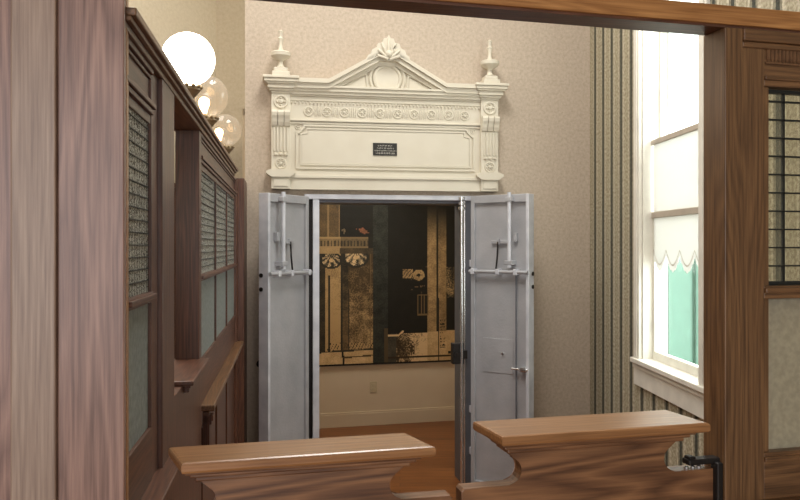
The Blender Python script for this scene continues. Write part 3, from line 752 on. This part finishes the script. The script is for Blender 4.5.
# ================================================================== GATES
def gate(uc, T, label, yb, hinge, kf, kb):
    g = Thing('swing_gate', F, (uc, .04, .15), label, 'gate', 'low oak swing gates in the gateway')
    g.part('top_shelf', MB().prism([(uc-.249+kf, -.037), (uc+.251+kf, -.037), (uc+.251+kb, yb), (uc-.249+kb, yb)], T-.022, T, 'z', .006), 'gate_top', label='honey oak cap shelf with rounded edge')
    m = MB()
    for d, z0_, z1_ in ((.235, T-.030, T-.022), (.226, T-.038, T-.030), (.216, T-.048, T-.038)):
        m.box(uc-d, uc+d, .04-(d-.178), .04+(d-.185), z0_, z1_, .003)
    g.part('bed_moulding', m, 'gate_x')
    Z = lambda d: T-d
    side = [(.214, Z(.048)), (.207, Z(.053)), (.196, Z(.058)), (.189, Z(.064)), (.187, Z(.070))]
    cxr, czr, r = .205, Z(.090), .031
    for k in range(0, 9):
        a = math.radians(140+k*(270-140)/8); side.append((cxr+r*math.cos(a), czr+r*math.sin(a)))
    sh_z = side[-1][1]
    side += [(.24, sh_z), (.308, sh_z), (.314, sh_z-.006), (.314, .15)]
    pts = [(uc-x, z) for x, z in side]+[(uc+x, z) for x, z in reversed(side)]
    g.part('gate_body', MB().prism(pts, .02, .06, 'y', .002), 'gate_x')
    m = MB()
    for x0, x1 in ((-.27, -.02), (.02, .27)): m.box(uc+x0, uc+x1, .012, .02, .28, 1.0, .004)
    g.part('raised_panel', m, 'gate_x')
    if hinge:
        m = MB().box(uc+.240, uc+.335, .018, .048, sh_z+.010, sh_z+.024, .004).box(uc+.244, uc+.262, .022, .045, sh_z+.022, sh_z+.03, .003).box(uc+.305, uc+.322, .004, .03, .95, sh_z+.016, .004)
        m.box(uc+.318, uc+.330, .012, .045, .9, sh_z+.0, .002)
        g.part('spring_hinge', m, 'iron', label='black iron hinge bracket')
        m = MB()
        for dx in (.245, .262, .278): m.lathe([(.006, 0), (.006, .004), (.002, .006)], (uc+dx, .036, sh_z), 'z', 10)
        g.part('screw', m, 'chrome', smooth=True)
    return g
gate(-.193, H-.409, 'left low oak swing gate with scooped shoulders and a paler cap shelf', .098, False, .008, -.020)
gate(.455, H-.398, 'right low oak swing gate with scooped shoulders and black iron hinge by the post', .118, True, .005, -.004)

# ================================================================== SIDE PARTITION
def lu(Y): return Y/.9897
sp = Thing('side_partition', L, (lu(3.3), .045, 0), 'dark oak side partition with leaded windows, shelf and cornice running back to the vault wall', 'partition')
zTop = H+.46; gT = H+.29; mR = H-.12; gB = H-.43; shZ = H-.575; TH = .085
# posts and stiles
sp.part('post', MB().box(lu(1.955), lu(2.16), -.006, TH, 0, zTop-.04, .003).box(lu(1.865), lu(1.955), .006, TH, 0, zTop-.04, .003), 'dark_z', label='reddish brown post beside the teller opening')
sp.part('post', MB().box(lu(2.83), lu(2.90), 0, TH, 0, zTop-.04, .002), 'dark_z')
sp.part('post', MB().box(lu(5.0), lu(5.36), -.042, TH, 0, H+.435, .003).box(lu(4.86), lu(5.0), -.005, TH, 0, H+.42, .003), 'dark_z', label='end post against the vault wall')
# cornice and entablature
m = MB()
m.box(lu(1.498), lu(4.66), -.028, TH+.028, zTop-.016, zTop, .003)
m.box(lu(1.498), lu(4.66), -.018, TH+.018, zTop-.026, zTop-.016, .002)
m.box(lu(1.498), lu(4.66), -.008, TH+.008, zTop-.04, zTop-.026, .003)
sp.part('cornice', m, 'oak_x')
def entab(a, b_):
    m = MB().box(lu(a), lu(b_), .012, TH-.012, gT+.03, zTop-.04)
    m.box(lu(a), lu(b_), 0, .02, zTop-.052, zTop-.040, .002).box(lu(a), lu(b_), .006, .02, zTop-.062, zTop-.054, .002)
    m.box(lu(a), lu(b_), -.006, .02, gT+.035, gT+.047, .002).box(lu(a), lu(b_), .0, .02, gT+.022, gT+.034, .002).box(lu(a), lu(b_), .008, TH-.01, gT, gT+.022, .002)
    sp.part('entablature', m, 'dark_x')
entab(1.505, 1.865); entab(2.90, 4.86)
def bay(a, b_, n, zigz):
    a, b_ = lu(a), lu(b_); wv = (b_-a)/n
    st_ = .012
    m = MB().box(a, b_, .0, TH-.01, mR-.012, mR+.012, .002).box(a, b_, -.008, .02, mR-.004, mR+.008, .002)
    m.box(a, b_, .004, TH-.01, shZ-.05, gB, .002)
    sp.part('rail', m, 'dark_x')
    m = MB()
    for k in range(n+1):
        xx = a+k*wv; m.box(max(a, xx-st_), min(b_, xx+st_), .004, TH-.02, gB, gT)
    sp.part('mullion', m, 'dark_z')
    for k in range(n):
        x0, x1 = a+k*wv+st_, a+(k+1)*wv-st_
        pn = sp.part('leaded_pane', MB().box(x0, x1, .012, .015, mR+.012, gT), 'glass_t')
        m = MB(); z = mR+.012+.0275; r_ = 0
        while z < gT: m.box(x0, x1, .0095, .0175, z-.0011, z+.0011); z += .0275
        nz = max(3, int((x1-x0)/.028)); cw_ = (x1-x0)/nz
        for c_ in range(nz+1):
            z = mR+.012; s_ = 1; pa = []; 
            while z < gT+.001: pa.append((x0+c_*cw_+s_*cw_*.17, z)); s_ = -s_; z += .01375
            pa = [(min(x1, max(x0, x)), zz) for x, zz in pa]
            m.quadstrip([(x-.002, .0105, z) for x, z in pa], [(x+.002, .0105, z) for x, z in pa])
        sp.part('lead_came', m, 'lead', pn)
        sp.part('frosted_pane', MB().box(x0, x1, .012, .018, gB, mR-.012), 'frost')
bay(1.562, 1.865, 1, True); bay(2.90, 4.86-.0, 3, True)
# teller opening: counter board and small shelf
m = MB().box(lu(2.16), lu(2.83), -.0, TH, 0, H-.425)
sp.part('opening_panel', m, 'dark_z')
m = MB().box(lu(2.36), lu(2.86), -.034, TH+.05, H-.425, H-.410, .004)
tsf = sp.part('transaction_shelf', m, 'dark_x')
sp.part('shelf_moulding', MB().box(lu(2.39), lu(2.83), -.022, 0, H-.437, H-.425, .003).box(lu(2.40), lu(2.83), -.016, 0, H-.452, H-.437, .003), 'dark_x', tsf)
# long ledge
m = MB().box(lu(1.575), lu(2.16), -.045, .01, shZ, shZ+.018, .003)
sp.part('ledge', m, 'dark_x')
m = MB().box(lu(2.92), lu(4.9), -.045, .01, shZ-.045, shZ-.022, .004)
lg = sp.part('ledge', m, 'oak_x')
m = MB()
for k, yy in enumerate((2.93,)):
    for d, z_ in ((.04, .054), (.034, .068), (.028, .2)): m.box(lu(yy), lu(yy)+.05, -d, 0, shZ-z_-.03, shZ-.03-z_+.022, .003)
    m.box(lu(yy), lu(yy)+.05, -.026, 0, shZ-.26, shZ-.05, .003)
    for q_ in range(4): m.box(lu(yy)-.003, lu(yy)+.053, -.026+q_*.007, -.022+q_*.007, shZ-.25, shZ-.09)
sp.part('ledge_bracket', m, 'dark_z', lg)
m = MB().box(lu(1.565), lu(5.0), .012, TH-.01, 0, shZ)
for a, b_ in ((1.6, 1.84), (2.25, 2.75), (2.98, 3.5), (3.6, 4.1), (4.2, 4.7)): m.box(lu(a), lu(b_), .004, .014, .25, shZ-.12, .003)
sp.part('dado_panel', m, 'dark_z')

# ================================================================== GLOBE LAMPS
def globe(px, r, lit, label, bulb=None):
    u = L.hit(px, v=.045)[0]; t = Thing('globe_lamp', L, (u, .045, zTop), label, 'lamp', 'glass globe lamps along the side partition cornice')
    zc_ = zTop+.130+r
    m = MB().lathe([(.040, 0), (.040, .008), (.030, .014), (.014, .024), (.011, .045), (.012, .062), (.018, .08), (.03, .095), (.041, .108), (.046, .112), (.046, .122), (.030, .126)], (u, .045, zTop), 'z', 24)
    bs = t.part('base', m, 'brass', smooth=True)
    m = MB()
    for k in range(12):
        a = 2*PI*k/12; m.sphere((u+.046*math.cos(a), .045+.046*math.sin(a), zTop+.124), .0075, 1, 8)
    t.part('gallery_beads', m, 'brass', bs, smooth=True)
    m = MB().sphere((u, .045, zc_), r, 1, 40)
    t.part('glass_globe', m, 'globe_on' if lit else 'globe_off', smooth=True)
    if bulb:
        du, dv, dz = bulb
        m = MB().lathe([(.004, -.04), (.012, -.034), (.014, -.02), (.022, 0), (.026, .016), (.022, .032), (.01, .041), (.003, .043)], (u+du, .045+dv, zc_+dz), 'z', 16)
        t.part('bulb', m, 'bulb', smooth=True, label='glowing bulb')
        t.part('socket', MB().tube([(u, .045, zTop+.12), (u+du, .045+dv, zc_+dz-.036)], .010), 'brass', bs)
    return t
globe(188.2, .097, True, 'largest, brightly lit white globe lamp on the side partition cornice, nearest of three')
globe(207.5, .094, False, 'clear globe lamp with a glowing bulb, between the lit globe and the farthest globe', (.0, .015, -.045))
globe(225.5, .094, False, 'hazy clear globe lamp farthest along the partition, nearest the vault wall', (.0, .038, -.03))
